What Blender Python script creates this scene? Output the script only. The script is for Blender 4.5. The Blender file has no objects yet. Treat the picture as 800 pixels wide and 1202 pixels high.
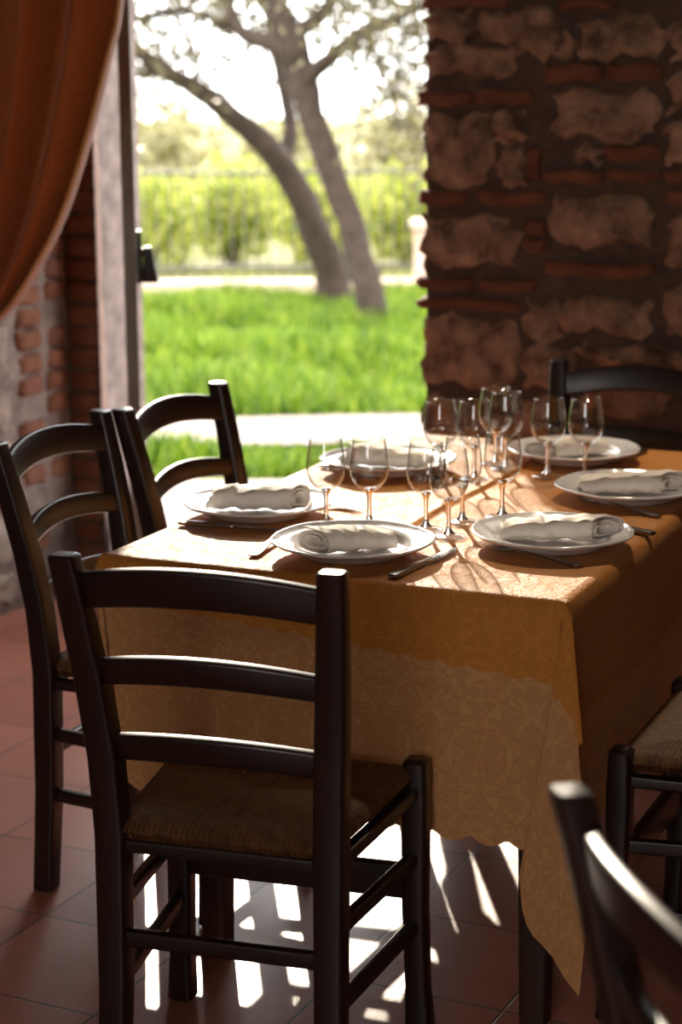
import bpy, math, random
import numpy as np
from mathutils import Vector, Matrix
random.seed(7); rng = np.random.default_rng(7)
PI = math.pi
SC = bpy.context.scene
COL = SC.collection

# ------------------------------------------------------------------ camera
PITCH, ROLL, FPX, EYE = 0.213969, -0.006376, 2314.42, 1.4926
_w = np.array([0, math.cos(PITCH), -math.sin(PITCH)])
_r0 = np.array([1., 0, 0]); _u0 = np.cross(_r0, _w)
_r = math.cos(ROLL)*_r0 + math.sin(ROLL)*_u0
_u = -math.sin(ROLL)*_r0 + math.cos(ROLL)*_u0
_C = np.array([0, 0, EYE])
cd = bpy.data.cameras.new('camera'); cam = bpy.data.objects.new('camera', cd); COL.objects.link(cam)
m = Matrix.Identity(4)
for i in range(3):
    m[i][0] = _r[i]; m[i][1] = _u[i]; m[i][2] = -_w[i]; m[i][3] = _C[i]
cam.matrix_world = m
cd.sensor_fit = 'VERTICAL'; cd.sensor_height = 36; cd.sensor_width = 24; cd.lens = FPX*36/1202
cd.clip_end = 300
cd.dof.use_dof = True; cd.dof.focus_distance = 3.08; cd.dof.aperture_fstop = 3.6
SC.camera = cam

def ray(x, y): return _w*FPX + _r*(x-400) - _u*(y-601)
def at(x, y, Y):                       # point seen at a pixel, at depth Y
    d = ray(x, y); return _C + d*(Y/d[1])
def on(x, y, z):                       # point seen at a pixel, at height z
    d = ray(x, y); return _C + d*((z-EYE)/d[2])

# ------------------------------------------------------------------ world, sun, added fill, exposure
SC.view_settings.view_transform = 'Standard'; SC.view_settings.look = 'None'
SC.view_settings.gamma = 1; SC.view_settings.use_curve_mapping = False
SC.view_settings.exposure = 0.0
wd = bpy.data.worlds.new('sky'); SC.world = wd; wd.use_nodes = True
bg = wd.node_tree.nodes['Background']
bg.inputs[0].default_value = (0.98, 0.975, 0.97, 1); bg.inputs[1].default_value = 6.5
SUN_AZ, SUN_EL = math.radians(-5.0), math.radians(20.5)
sd = bpy.data.lights.new('sun', 'SUN'); sd.energy = 8.0; sd.angle = math.radians(0.7); sd.color = (1, .87, .68)
so = bpy.data.objects.new('sun', sd); COL.objects.link(so)
tosun = Vector((math.sin(SUN_AZ)*math.cos(SUN_EL), math.cos(SUN_AZ)*math.cos(SUN_EL), math.sin(SUN_EL)))
so.rotation_euler = tosun.to_track_quat('Z', 'Y').to_euler()
so.location = (-1, 9, 5)
ad = bpy.data.lights.new('added_room_fill', 'AREA'); ad.shape = 'RECTANGLE'; ad.size = 1.5; ad.size_y = 1.3
ad.energy = 9; ad.color = (1, .82, .64)  # area light added behind the camera to fill the dim room
ao = bpy.data.objects.new('added_room_fill', ad); COL.objects.link(ao)

# ------------------------------------------------------------------ frames
A24 = math.radians(23.8)
FL = np.array([-.403, 3.216])          # front left corner of the table
EX = np.array([math.cos(A24), -math.sin(A24)]); EY = np.array([math.sin(A24), math.cos(A24)])
TW, TL, TZ, KS = .812, 1.287, .725, 1.05
def tab(u, v, z=TZ):
    q = FL + EX*u + EY*v; return (q[0], q[1], z)
RU = np.array([.9003, -.4352]); RV = np.array([.4352, .9003]); RC = np.array([-.81, 5.85])   # room frame
RROT = math.atan2(RU[1], RU[0])
def room(u, v, z=0):
    q = RC + RU*u + RV*v; return (q[0], q[1], z)
def toroom(p):
    d = np.array(p[:2]) - RC; return float(d@RU), float(d@RV)
def onv(x, y, v=0.0):                  # pixel -> (u, z) on the room plane v = const
    d = ray(x, y); P = RC + RV*v
    t = ((P - _C[:2])@RV)/(d[:2]@RV); Q = _C + d*t
    return float((Q[:2]-RC)@RU), float(Q[2])
def onu(x, y, u=0.0):
    d = ray(x, y); P = RC + RU*u
    t = ((P - _C[:2])@RU)/(d[:2]@RU); Q = _C + d*t
    return float((Q[:2]-RC)@RV), float(Q[2])
pl = bpy.data.lights.new('added_table_spot', 'SPOT'); pl.energy = 130; pl.color = (1, .80, .55); pl.spot_size = math.radians(33); pl.spot_blend = .6; pl.shadow_soft_size = .06
po = bpy.data.objects.new('added_table_spot', pl); COL.objects.link(po); po.location = (.72, 4.85, 2.85)  # no fixture; spot added to brighten the right side of the table
po.rotation_euler = (Vector(po.location)-Vector((.55, 3.62, .72))).to_track_quat('Z', 'Y').to_euler()
ao.location = room(3.2, -6.75, 1.9)
ao.rotation_euler = Vector((-RV[0], -RV[1], .12)).to_track_quat('Z', 'Y').to_euler()

# ------------------------------------------------------------------ materials
def lin(c):
    return tuple(((x/255)/12.92 if x/255 <= .04045 else ((x/255+.055)/1.055)**2.4) for x in c) + (1,)
def newmat(name):
    mt = bpy.data.materials.new(name); mt.use_nodes = True
    nt = mt.node_tree; b = nt.nodes['Principled BSDF']
    return mt, nt, b
def N(nt, t, **kw):
    n = nt.nodes.new(t)
    for k, v in kw.items(): setattr(n, k, v)
    return n
def L(nt, a, b): nt.links.new(a, b)
def noise(nt, scale, detail=4, rough=.6, coord='Object', dist=0, vec=None):
    n = N(nt, 'ShaderNodeTexNoise'); n.inputs['Scale'].default_value = scale; n.inputs['Detail'].default_value = detail
    n.inputs['Roughness'].default_value = rough; n.inputs['Distortion'].default_value = dist
    if vec is None:
        tc = N(nt, 'ShaderNodeTexCoord'); vec = tc.outputs[coord]
    L(nt, vec, n.inputs['Vector']); return n
def ramp(nt, fac, stops):
    r = N(nt, 'ShaderNodeValToRGB'); e = r.color_ramp.elements
    while len(e) < len(stops): e.new(.5)
    for k, (p, c) in enumerate(stops): e[k].position = p; e[k].color = c
    L(nt, fac, r.inputs[0]); return r
def bump(nt, b, h, strength=.3, dist=.002):
    n = N(nt, 'ShaderNodeBump'); n.inputs['Strength'].default_value = strength; n.inputs['Distance'].default_value = dist
    L(nt, h, n.inputs['Height']); L(nt, n.outputs[0], b.inputs['Normal']); return n
def simple(name, c1, c2, scale=20, rough=.6, bstr=.3, bdist=.002, metal=0, spec=.5, coat=0):
    mt, nt, b = newmat(name)
    n = noise(nt, scale); r = ramp(nt, n.outputs[0], [(.3, lin(c1)), (.7, lin(c2))])
    L(nt, r.outputs[0], b.inputs['Base Color']); b.inputs['Roughness'].default_value = rough
    b.inputs['Metallic'].default_value = metal; b.inputs['Specular IOR Level'].default_value = spec
    b.inputs['Coat Weight'].default_value = coat; b.inputs['Coat Roughness'].default_value = .15
    if bstr: bump(nt, b, n.outputs[0], bstr, bdist)
    return mt
M = {}
# varnished dark walnut
mt, nt, b = newmat('dark_walnut')
tc = N(nt, 'ShaderNodeTexCoord'); mp = N(nt, 'ShaderNodeMapping'); mp.inputs['Scale'].default_value = (60, 60, 6)
L(nt, tc.outputs['Object'], mp.inputs[0]); n = noise(nt, 1.5, 6, .6, vec=mp.outputs[0])
r = ramp(nt, n.outputs[0], [(.3, lin((22, 11, 8))), (.7, lin((40, 21, 14)))])
L(nt, r.outputs[0], b.inputs['Base Color']); b.inputs['Roughness'].default_value = .4
b.inputs['Coat Weight'].default_value = .25; b.inputs['Coat Roughness'].default_value = .28
bump(nt, b, n.outputs[0], .12, .001); M['wood'] = mt
# woven rush
mt, nt, b = newmat('woven_rush')
tc = N(nt, 'ShaderNodeTexCoord'); sp = N(nt, 'ShaderNodeSeparateXYZ'); L(nt, tc.outputs['Object'], sp.inputs[0])
def mth(op, a, c=None):
    q = N(nt, 'ShaderNodeMath', operation=op)
    for k, v in enumerate((a, c)):
        if v is None: continue
        if isinstance(v, (int, float)): q.inputs[k].default_value = v
        else: L(nt, v, q.inputs[k])
    return q.outputs[0]
ax = mth('ABSOLUTE', sp.outputs[0]); ay = mth('ABSOLUTE', mth('ADD', sp.outputs[1], .004))
sel = mth('GREATER_THAN', ay, ax)
mixc = N(nt, 'ShaderNodeMix'); L(nt, sel, mixc.inputs[0]); L(nt, sp.outputs[1], mixc.inputs[2]); L(nt, sp.outputs[0], mixc.inputs[3])
nn = noise(nt, 30, 3); jit = mth('MULTIPLY', nn.outputs[0], .006)
wv = mth('SINE', mth('MULTIPLY', mth('ADD', mixc.outputs[0], jit), 2*PI/.0085))
wv = mth('MULTIPLY_ADD', wv, .5); nt.nodes[-1].inputs[2].default_value = .5
n2 = noise(nt, 55, 4)
r = ramp(nt, n2.outputs[0], [(.3, lin((70, 40, 22))), (.7, lin((122, 80, 46)))])
L(nt, r.outputs[0], b.inputs['Base Color']); b.inputs['Roughness'].default_value = .55
bump(nt, b, wv, .8, .003); M['rush'] = mt

def cloth_mat(name, base, dark, trans):
    mt, nt, b = newmat(name)
    uv = N(nt, 'ShaderNodeTexCoord'); s = N(nt, 'ShaderNodeSeparateXYZ'); L(nt, uv.outputs['UV'], s.inputs[0])
    pp = N(nt, 'ShaderNodeMath', operation='PINGPONG'); L(nt, s.outputs[0], pp.inputs[0]); pp.inputs[1].default_value = .085
    p2 = N(nt, 'ShaderNodeMath', operation='PINGPONG'); L(nt, s.outputs[1], p2.inputs[0]); p2.inputs[1].default_value = .13
    c = N(nt, 'ShaderNodeCombineXYZ'); L(nt, pp.outputs[0], c.inputs[0]); L(nt, p2.outputs[0], c.inputs[1])
    n = noise(nt, 17, 2.5, .55, vec=c.outputs[0], dist=2.2)
    r = ramp(nt, n.outputs[0], [(.40, (0, 0, 0, 1)), (.44, (1, 1, 1, 1)), (.54, (1, 1, 1, 1)), (.58, (0, 0, 0, 1)), (.66, (.9, .9, .9, 1))])
    mx = N(nt, 'ShaderNodeMix', data_type='RGBA'); L(nt, r.outputs[0], mx.inputs[0])
    mx.inputs[6].default_value = lin(base); mx.inputs[7].default_value = lin(dark)
    L(nt, mx.outputs[2], b.inputs['Base Color'])
    rr = N(nt, 'ShaderNodeMapRange'); L(nt, r.outputs[0], rr.inputs[0]); rr.inputs[3].default_value = .68; rr.inputs[4].default_value = .56
    L(nt, rr.outputs[0], b.inputs['Roughness']); b.inputs['Sheen Weight'].default_value = .06; b.inputs['Specular IOR Level'].default_value = .2
    wr = noise(nt, 9, 5, .6, vec=uv.outputs['UV']); 
    ad_ = N(nt, 'ShaderNodeMath', operation='MULTIPLY_ADD'); L(nt, wr.outputs[0], ad_.inputs[0]); ad_.inputs[1].default_value = 6; L(nt, r.outputs[0], ad_.inputs[2])
    bump(nt, b, ad_.outputs[0], .35, .002)
    tr = N(nt, 'ShaderNodeBsdfTranslucent'); L(nt, mx.outputs[2], tr.inputs[0])
    ms = N(nt, 'ShaderNodeMixShader'); ms.inputs[0].default_value = trans
    L(nt, b.outputs[0], ms.inputs[1]); L(nt, tr.outputs[0], ms.inputs[2]); L(nt, ms.outputs[0], nt.nodes['Material Output'].inputs[0])
    return mt
M['overlay'] = cloth_mat('gold_damask', (212, 142, 62), (203, 132, 54), .14)
M['cloth'] = cloth_mat('beige_damask', (214, 162, 108), (203, 148, 94), .18)
M['napkin'] = simple('napkin_linen', (236, 226, 214), (246, 238, 230), 60, .8, .35, .0015)
M['china'] = simple('white_china', (236, 235, 238), (242, 241, 243), 5, .12, 0, coat=.3)
M['steel'] = simple('polished_steel', (150, 146, 142), (176, 172, 168), 40, .22, .03, .0005, metal=1)
M['table_wood'] = simple('table_wood', (40, 24, 18), (58, 36, 26), 12, .5)
M['frame'] = simple('grey_green_steel', (112, 118, 112), (130, 136, 128), 12, .45, .1, .001)
M['black'] = simple('black_metal', (14, 14, 14), (24, 24, 24), 30, .35, .1, .001)
M['brick'] = simple('red_brick', (100, 58, 42), (134, 86, 64), 9, .85, .8, .006)
M['brick_dark'] = simple('brown_brick', (96, 56, 38), (134, 84, 58), 11, .85, .8, .006)
M['stone'] = simple('tan_stone', (84, 62, 48), (184, 148, 120), 15, .85, .9, .012)
M['stone_grey'] = simple('grey_stone', (120, 106, 98), (176, 160, 148), 8, .85, .9, .012)
M['mortar'] = simple('lime_mortar', (70, 54, 45), (98, 78, 66), 16, .9, .8, .008)
M['mortar_pale'] = simple('pale_lime_mortar', (104, 92, 88), (150, 134, 128), 16, .9, .8, .008)
M['plaster'] = simple('pink_plaster', (158, 132, 124), (172, 146, 136), 10, .85, .3, .003)
M['ceiling'] = simple('ceiling_plaster', (120, 92, 70), (136, 106, 82), 4, .9, .2)
M['paving'] = simple('pale_paving', (134, 118, 110), (168, 152, 142), 5, .85, .4, .004)
M['soil'] = simple('soil', (92, 92, 44), (120, 120, 56), 2, .95, .5, .02)
M['bark'] = simple('olive_bark', (40, 30, 24), (70, 54, 44), 14, .9, 1.0, .02)
M['curb'] = simple('pink_stone_curb', (196, 168, 150), (220, 196, 180), 5, .85, .5, .005)
M['iron'] = simple('grey_painted_iron', (84, 84, 70), (98, 98, 84), 9, .5, .1)
# terracotta floor tiles, 30 cm, laid square
mt, nt, b = newmat('terracotta_tiles')
tc = N(nt, 'ShaderNodeTexCoord'); br = N(nt, 'ShaderNodeTexBrick'); br.offset = 0; br.squash = 1
L(nt, tc.outputs['Object'], br.inputs['Vector'])
br.inputs['Scale'].default_value = 1; br.inputs['Brick Width'].default_value = .3; br.inputs['Row Height'].default_value = .3
br.inputs['Mortar Size'].default_value = .0028; br.inputs['Mortar Smooth'].default_value = .3; br.inputs['Bias'].default_value = 0
br.inputs['Color1'].default_value = lin((178, 110, 92)); br.inputs['Color2'].default_value = lin((198, 128, 108)); br.inputs['Mortar'].default_value = lin((96, 76, 66))
n = noise(nt, 7, 5); mx = N(nt, 'ShaderNodeMix', data_type='RGBA', blend_type='MULTIPLY'); mx.inputs[0].default_value = .55
r = ramp(nt, n.outputs[0], [(.25, (.6, .58, .58, 1)), (.75, (1, 1, 1, 1))])
L(nt, br.outputs[0], mx.inputs[6]); L(nt, r.outputs[0], mx.inputs[7]); L(nt, mx.outputs[2], b.inputs['Base Color'])
n3 = noise(nt, 160, 4, .7)
h = N(nt, 'ShaderNodeMath', operation='MULTIPLY_ADD'); L(nt, br.outputs['Fac'], h.inputs[0]); h.inputs[1].default_value = -1.6; 
h2 = N(nt, 'ShaderNodeMath', operation='MULTIPLY'); L(nt, n3.outputs[0], h2.inputs[0]); h2.inputs[1].default_value = .45
L(nt, h2.outputs[0], h.inputs[2])
rr = N(nt, 'ShaderNodeMapRange'); L(nt, n.outputs[0], rr.inputs[0]); rr.inputs[3].default_value = .26; rr.inputs[4].default_value = .42
L(nt, rr.outputs[0], b.inputs['Roughness']); b.inputs['Specular IOR Level'].default_value = .8
bump(nt, b, h.outputs[0], .6, .002); M['tiles'] = mt
# curtain
mt, nt, b = newmat('rust_curtain')
n = noise(nt, 90, 3); r = ramp(nt, n.outputs[0], [(.3, lin((140, 68, 20))), (.7, lin((166, 84, 30)))])
L(nt, r.outputs[0], b.inputs['Base Color']); b.inputs['Roughness'].default_value = .75; b.inputs['Sheen Weight'].default_value = .3
tr = N(nt, 'ShaderNodeBsdfTranslucent'); L(nt, r.outputs[0], tr.inputs[0]); ms = N(nt, 'ShaderNodeMixShader'); ms.inputs[0].default_value = .05
L(nt, b.outputs[0], ms.inputs[1]); L(nt, tr.outputs[0], ms.inputs[2]); L(nt, ms.outputs[0], nt.nodes['Material Output'].inputs[0]); M['curtain'] = mt
M['curtain_hem'] = simple('curtain_hem', (206, 150, 84), (220, 166, 98), 60, .75, .2)
# leaves
def leafmat(name, cols, trans=.5, rough=.4):
    mt, nt, b = newmat(name)
    g = N(nt, 'ShaderNodeNewGeometry')
    r = ramp(nt, g.outputs['Random Per Island'], [(k/(len(cols)-1), lin(c)) for k, c in enumerate(cols)])
    L(nt, r.outputs[0], b.inputs['Base Color']); b.inputs['Roughness'].default_value = rough
    tr = N(nt, 'ShaderNodeBsdfTranslucent'); L(nt, r.outputs[0], tr.inputs[0])
    ms = N(nt, 'ShaderNodeMixShader'); ms.inputs[0].default_value = trans
    L(nt, b.outputs[0], ms.inputs[1]); L(nt, tr.outputs[0], ms.inputs[2]); L(nt, ms.outputs[0], nt.nodes['Material Output'].inputs[0])
    return mt
M['grass'] = leafmat('grass_blades', [(50, 84, 14), (94, 126, 26), (150, 166, 60)], .5)
M['olive'] = leafmat('olive_leaves', [(60, 54, 36), (86, 80, 54), (130, 120, 88)], .35)
M['bush'] = leafmat('yellow_green_leaves', [(84, 104, 30), (156, 168, 56), (220, 216, 120)], .55)
M['pale_bush'] = leafmat('pale_blossom_leaves', [(116, 112, 58), (160, 154, 104), (204, 198, 168)], .5)
# wine glass: thin bowl wall, solid stem
mt, nt, b = newmat('thin_glass'); nt.nodes.remove(b)
tr = N(nt, 'ShaderNodeBsdfTransparent'); tr.inputs[0].default_value = (.97, .97, .965, 1)
gl = N(nt, 'ShaderNodeBsdfGlossy'); gl.inputs['Roughness'].default_value = .02
ge = N(nt, 'ShaderNodeNewGeometry'); dp = N(nt, 'ShaderNodeVectorMath', operation='DOT_PRODUCT'); L(nt, ge.outputs['Normal'], dp.inputs[0]); L(nt, ge.outputs['Incoming'], dp.inputs[1])
ab = N(nt, 'ShaderNodeMath', operation='ABSOLUTE'); L(nt, dp.outputs['Value'], ab.inputs[0])
om = N(nt, 'ShaderNodeMath', operation='SUBTRACT'); om.inputs[0].default_value = 1; L(nt, ab.outputs[0], om.inputs[1])
p5 = N(nt, 'ShaderNodeMath', operation='POWER'); L(nt, om.outputs[0], p5.inputs[0]); p5.inputs[1].default_value = 3
mf = N(nt, 'ShaderNodeMath', operation='MULTIPLY_ADD'); L(nt, p5.outputs[0], mf.inputs[0]); mf.inputs[1].default_value = .9; mf.inputs[2].default_value = .045; mf.use_clamp = True
ms = N(nt, 'ShaderNodeMixShader'); L(nt, mf.outputs[0], ms.inputs[0]); L(nt, tr.outputs[0], ms.inputs[1]); L(nt, gl.outputs[0], ms.inputs[2])
L(nt, ms.outputs[0], nt.nodes['Material Output'].inputs[0]); M['thin_glass'] = mt
mt, nt, b = newmat('solid_glass')
b.inputs['Base Color'].default_value = (.98, .98, .97, 1); b.inputs['Transmission Weight'].default_value = 1; b.inputs['Roughness'].default_value = .01; b.inputs['IOR'].default_value = 1.5
M['glass'] = mt

# ------------------------------------------------------------------ mesh helpers
class MB:
    def __init__(s): s.v = []; s.f = []; s.mi = []; s.uv = []
    def add(s, verts, faces, mat=0, uv=None):
        o = len(s.v); s.v += [tuple(map(float, p)) for p in verts]
        s.f += [tuple(o+i for i in f) for f in faces]; s.mi += [mat]*len(faces)
        s.uv += list(uv) if uv is not None else [(0, 0)]*len(verts)
        return s
    def build(s, name, mats, parent=None, smooth=35, mw=None, uvs=False):
        me = bpy.data.meshes.new(name); me.from_pydata(s.v, [], s.f)
        for q in (mats if isinstance(mats, (list, tuple)) else [mats]): me.materials.append(q)
        me.polygons.foreach_set('material_index', s.mi)
        if uvs:
            ul = me.uv_layers.new(name='UVMap'); idx = np.zeros(len(me.loops), int); me.loops.foreach_get('vertex_index', idx)
            ul.data.foreach_set('uv', np.array(s.uv, float)[idx].ravel())
        me.update()
        if smooth:
            me.polygons.foreach_set('use_smooth', [True]*len(me.polygons))
            if smooth < 180: me.set_sharp_from_angle(angle=math.radians(smooth))
        o = bpy.data.objects.new(name, me); COL.objects.link(o)
        if parent: o.parent = parent
        if mw is not None: o.matrix_world = mw
        return o
def tag(o, label, cat, group=None, kind=None):
    if label: o['label'] = label
    if cat: o['category'] = cat
    if group: o['group'] = group
    if kind: o['kind'] = kind
    return o
def struct(o): o['kind'] = 'structure'; return o
def empty(name, loc=(0, 0, 0), rz=0, label=None, cat=None, group=None):
    o = bpy.data.objects.new(name, None); COL.objects.link(o); o.location = loc; o.rotation_euler = (0, 0, rz)
    o.empty_display_size = .1
    return tag(o, label, cat, group)
def copy_tree(o, parent=None):
    c = o.copy(); COL.objects.link(c)
    if parent: c.parent = parent
    for ch in list(o.children): copy_tree(ch, c)
    return c
def rr_ring(hx, hy, rad, k=3):
    pts = []
    rad = min(rad, hx*.98, hy*.98)
    for q, (sx, sy) in enumerate(((1, 1), (-1, 1), (-1, -1), (1, -1))):
        for j in range(k+1):
            a = PI/2*(q + j/k); pts.append((sx*(hx-rad)+rad*math.cos(a), sy*(hy-rad)+rad*math.sin(a)))
    return pts
def sweep(mb, path, hs, a, b, rad=.006, cap=.004, mat=0):
    """rounded-rectangle bar: path points, half sizes (ha, hb) per point, axes a and b (vectors or per-point lists)."""
    n = len(path); path = [np.array(p, float) for p in path]
    A = a if isinstance(a, list) else [np.array(a, float)]*n
    B = b if isinstance(b, list) else [np.array(b, float)]*n
    rings = []
    def ring(p, ha, hb, A_, B_, rd): return [p + A_*x + B_*y for x, y in rr_ring(ha, hb, rd)]
    t0 = path[0]-path[1]; t0 = t0/np.linalg.norm(t0); t1 = path[-1]-path[-2]; t1 = t1/np.linalg.norm(t1)
    if cap: rings.append(ring(path[0], max(hs[0][0]-cap, .0005), max(hs[0][1]-cap, .0005), A[0], B[0], rad)); rings.append(ring(path[0]-t0*cap, *hs[0], A[0], B[0], rad))
    else: rings.append(ring(path[0], *hs[0], A[0], B[0], rad))
    for k in range(1, n-1): rings.append(ring(path[k], *hs[k], A[k], B[k], rad))
    if cap: rings.append(ring(path[-1]-t1*cap, *hs[-1], A[-1], B[-1], rad)); rings.append(ring(path[-1], max(hs[-1][0]-cap, .0005), max(hs[-1][1]-cap, .0005), A[-1], B[-1], rad))
    else: rings.append(ring(path[-1], *hs[-1], A[-1], B[-1], rad))
    m_ = len(rings[0]); V = [p for r in rings for p in r]; F = []
    for k in range(len(rings)-1):
        for j in range(m_):
            F.append((k*m_+j, k*m_+(j+1) % m_, (k+1)*m_+(j+1) % m_, (k+1)*m_+j))
    F.append(tuple(reversed(range(m_)))); F.append(tuple(range((len(rings)-1)*m_, len(rings)*m_)))
    # fix winding when a x b is opposite to the path
    if np.dot(np.cross(A[0], B[0]), path[-1]-path[0]) < 0: F = [tuple(reversed(f)) for f in F]
    mb.add(V, F, mat); return mb
def box(mb, lo, hi, mat=0, bev=0.0):
    lo = np.array(lo, float); hi = np.array(hi, float); c = (lo+hi)/2; h_ = (hi-lo)/2
    if bev: sweep(mb, [(c[0], c[1], lo[2]), (c[0], c[1], hi[2])], [(h_[0], h_[1])]*2, (1, 0, 0), (0, 1, 0), bev, bev, mat)
    else:
        V = [(x, y, z) for z in (lo[2], hi[2]) for y in (lo[1], hi[1]) for x in (lo[0], hi[0])]
        mb.add(V, [(0, 2, 3, 1), (4, 5, 7, 6), (0, 1, 5, 4), (2, 6, 7, 3), (0, 4, 6, 2), (1, 3, 7, 5)], mat)
    return mb
def lathe(mb, prof, seg=40, mod=None, mat=0, close=False):
    n = len(prof); V = []; F = []
    for k, (r_, z) in enumerate(prof):
        for j in range(seg):
            th = 2*PI*j/seg; rr_ = r_*(mod(th, k) if mod else 1); V.append((rr_*math.cos(th), rr_*math.sin(th), z))
    for k in range(n-1):
        for j in range(seg): F.append((k*seg+j, k*seg+(j+1) % seg, (k+1)*seg+(j+1) % seg, (k+1)*seg+j))
    if close:
        F.append(tuple(reversed(range(seg)))); F.append(tuple(range((n-1)*seg, n*seg)))
    mb.add(V, F, mat); return mb
def tube(mb, pts, rads, seg=10, wob=.08, mat=0):
    pts = [np.array(p, float) for p in pts]; rings = []
    # resample with Catmull-Rom
    P = []; R = []
    for i in range(len(pts)-1):
        p0 = pts[max(i-1, 0)]; p1 = pts[i]; p2 = pts[i+1]; p3 = pts[min(i+2, len(pts)-1)]
        for k in range(5):
            t = k/5; P.append(.5*((2*p1)+(-p0+p2)*t+(2*p0-5*p1+4*p2-p3)*t*t+(-p0+3*p1-3*p2+p3)*t**3)); R.append(rads[i]*(1-t)+rads[i+1]*t)
    P.append(pts[-1]); R.append(rads[-1])
    ref = np.array([0, 1., .1]); V = []
    for i, p in enumerate(P):
        t = P[min(i+1, len(P)-1)]-P[max(i-1, 0)]; t = t/np.linalg.norm(t)
        a = np.cross(t, ref); a /= np.linalg.norm(a); b_ = np.cross(t, a)
        for j in range(seg):
            th = 2*PI*j/seg; q = R[i]*(1+wob*math.sin(3*th+i*.7)+wob*.6*random.uniform(-1, 1))
            V.append(p + a*q*math.cos(th) + b_*q*math.sin(th))
    F = []
    for k in range(len(P)-1):
        for j in range(seg): F.append((k*seg+j, k*seg+(j+1) % seg, (k+1)*seg+(j+1) % seg, (k+1)*seg+j))
    F.append(tuple(reversed(range(seg)))); F.append(tuple(range((len(P)-1)*seg, len(P)*seg)))
    mb.add(V, F, mat); return mb
def leaves(name, mat, centres, size, parent=None, aspect=.45):
    """one mesh of many small pointed leaves."""
    n = len(centres); c = np.asarray(centres)
    d = rng.normal(size=(n, 3)); d /= np.linalg.norm(d, axis=1)[:, None]
    e = rng.normal(size=(n, 3)); e = np.cross(d, e); e /= np.linalg.norm(e, axis=1)[:, None]
    s = size*rng.uniform(.7, 1.3, n)[:, None]
    q = np.stack([c-d*s, c+e*s*aspect, c+d*s, c-e*s*aspect], 1).reshape(-1, 3)
    me = bpy.data.meshes.new(name); me.from_pydata(q.tolist(), [], np.arange(4*n).reshape(n, 4).tolist())
    me.materials.append(mat); o = bpy.data.objects.new(name, me); COL.objects.link(o)
    if parent: o.parent = parent
    return o

# ------------------------------------------------------------------ room shell
ROOMW = Matrix.Translation((RC[0], RC[1], 0)) @ Matrix.Rotation(RROT, 4, 'Z')
UO0, UO1, TH, HR, HO, SPL = .107, 1.150, .45, 3.1, 2.75, .30      # opening edges, wall thickness, room height, opening height
# floor, in tile-grid coordinates
T0 = np.array([-.83782, 4.85955]); ta = math.radians(-25.79)
def totile(p):
    d = np.array(p[:2])-T0; c, s = math.cos(ta), math.sin(ta); return (c*d[0]+s*d[1], -s*d[0]+c*d[1])
fm = MB(); cs = [totile(room(u, v)) for u, v in ((-.3, -7.2), (6.3, -7.2), (6.3, TH), (-.3, TH))]
fm.add([(x, y, 0) for x, y in cs] + [(x, y, -.06) for x, y in cs], [(0, 1, 2, 3), (7, 6, 5, 4), (0, 4, 5, 1), (1, 5, 6, 2), (2, 6, 7, 3), (3, 7, 4, 0)])
struct(fm.build('floor', M['tiles'], smooth=0, mw=Matrix.Translation((T0[0], T0[1], 0)) @ Matrix.Rotation(ta, 4, 'Z')))
c_ = MB(); box(c_, (-.3, -7.2, HR), (6.3, TH, HR+.15)); struct(c_.build('ceiling', M['ceiling'], smooth=0, mw=ROOMW))

def block(mb, s0, s1, z0, z1, out, mat, frame, rough=.012, deep=.07, jit=.008, e=5):
    """one rubble stone or brick set in a wall: rounded, lumpy front face and sides running back into the mortar."""
    nx = max(4, min(14, int((s1-s0)/.022))); nz = max(8, min(10, int((z1-z0)/.018)))
    cx, cz, hx, hz = (s0+s1)/2, (z0+z1)/2, (s1-s0)/2, (z1-z0)/2
    ph = [random.uniform(0, 6.28) for _ in range(8)]; V = []; F = []
    for j in range(nz+1):
        for i in range(nx+1):
            a = -1+2*i/nx; c = -1+2*j/nz
            a = math.copysign(abs(a)**.6, a); c = math.copysign(abs(c)**.6, c); edge = max(abs(a), abs(c))
            x = a*hx; z = c*hz
            k = 1 - .10*(abs(a)*abs(c))**3
            x *= k; z *= k
            x += jit*(math.sin(ph[0]+c*4)+.6*math.sin(ph[1]+c*9))*(1 if abs(a) > .5 else .3)
            z += jit*(math.sin(ph[2]+a*4)+.6*math.sin(ph[3]+a*10))*(1 if abs(c) > .5 else .3)
            h_ = out*(1-abs(a)**e*.8)*(1-abs(c)**e*.8) + rough*(.5*math.sin(ph[4]+a*5+c*3)+.4*math.sin(ph[5]-a*8+c*7)+.3*random.uniform(-1, 1))*(1-edge**4)
            V.append(frame(cx+x, cz+z, h_))
    nb = len(V)
    rim = [i for i in range(nx+1)] + [j*(nx+1)+nx for j in range(1, nz+1)] + [nz*(nx+1)+i for i in range(nx-1, -1, -1)] + [j*(nx+1) for j in range(nz-1, 0, -1)]
    for q in rim:
        i, j = q % (nx+1), q//(nx+1)
        a = -1+2*i/nx; c = -1+2*j/nz; a = math.copysign(abs(a)**.6, a); c = math.copysign(abs(c)**.6, c)
        V.append(frame(cx+a*hx, cz+c*hz, -deep))
    for j in range(nz):
        for i in range(nx): F.append((j*(nx+1)+i, j*(nx+1)+i+1, (j+1)*(nx+1)+i+1, (j+1)*(nx+1)+i))
    for k in range(len(rim)): k2 = (k+1) % len(rim); F.append((rim[k], nb+k, nb+k2, rim[k2]))
    mb.add(V, F, mat)
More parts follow.
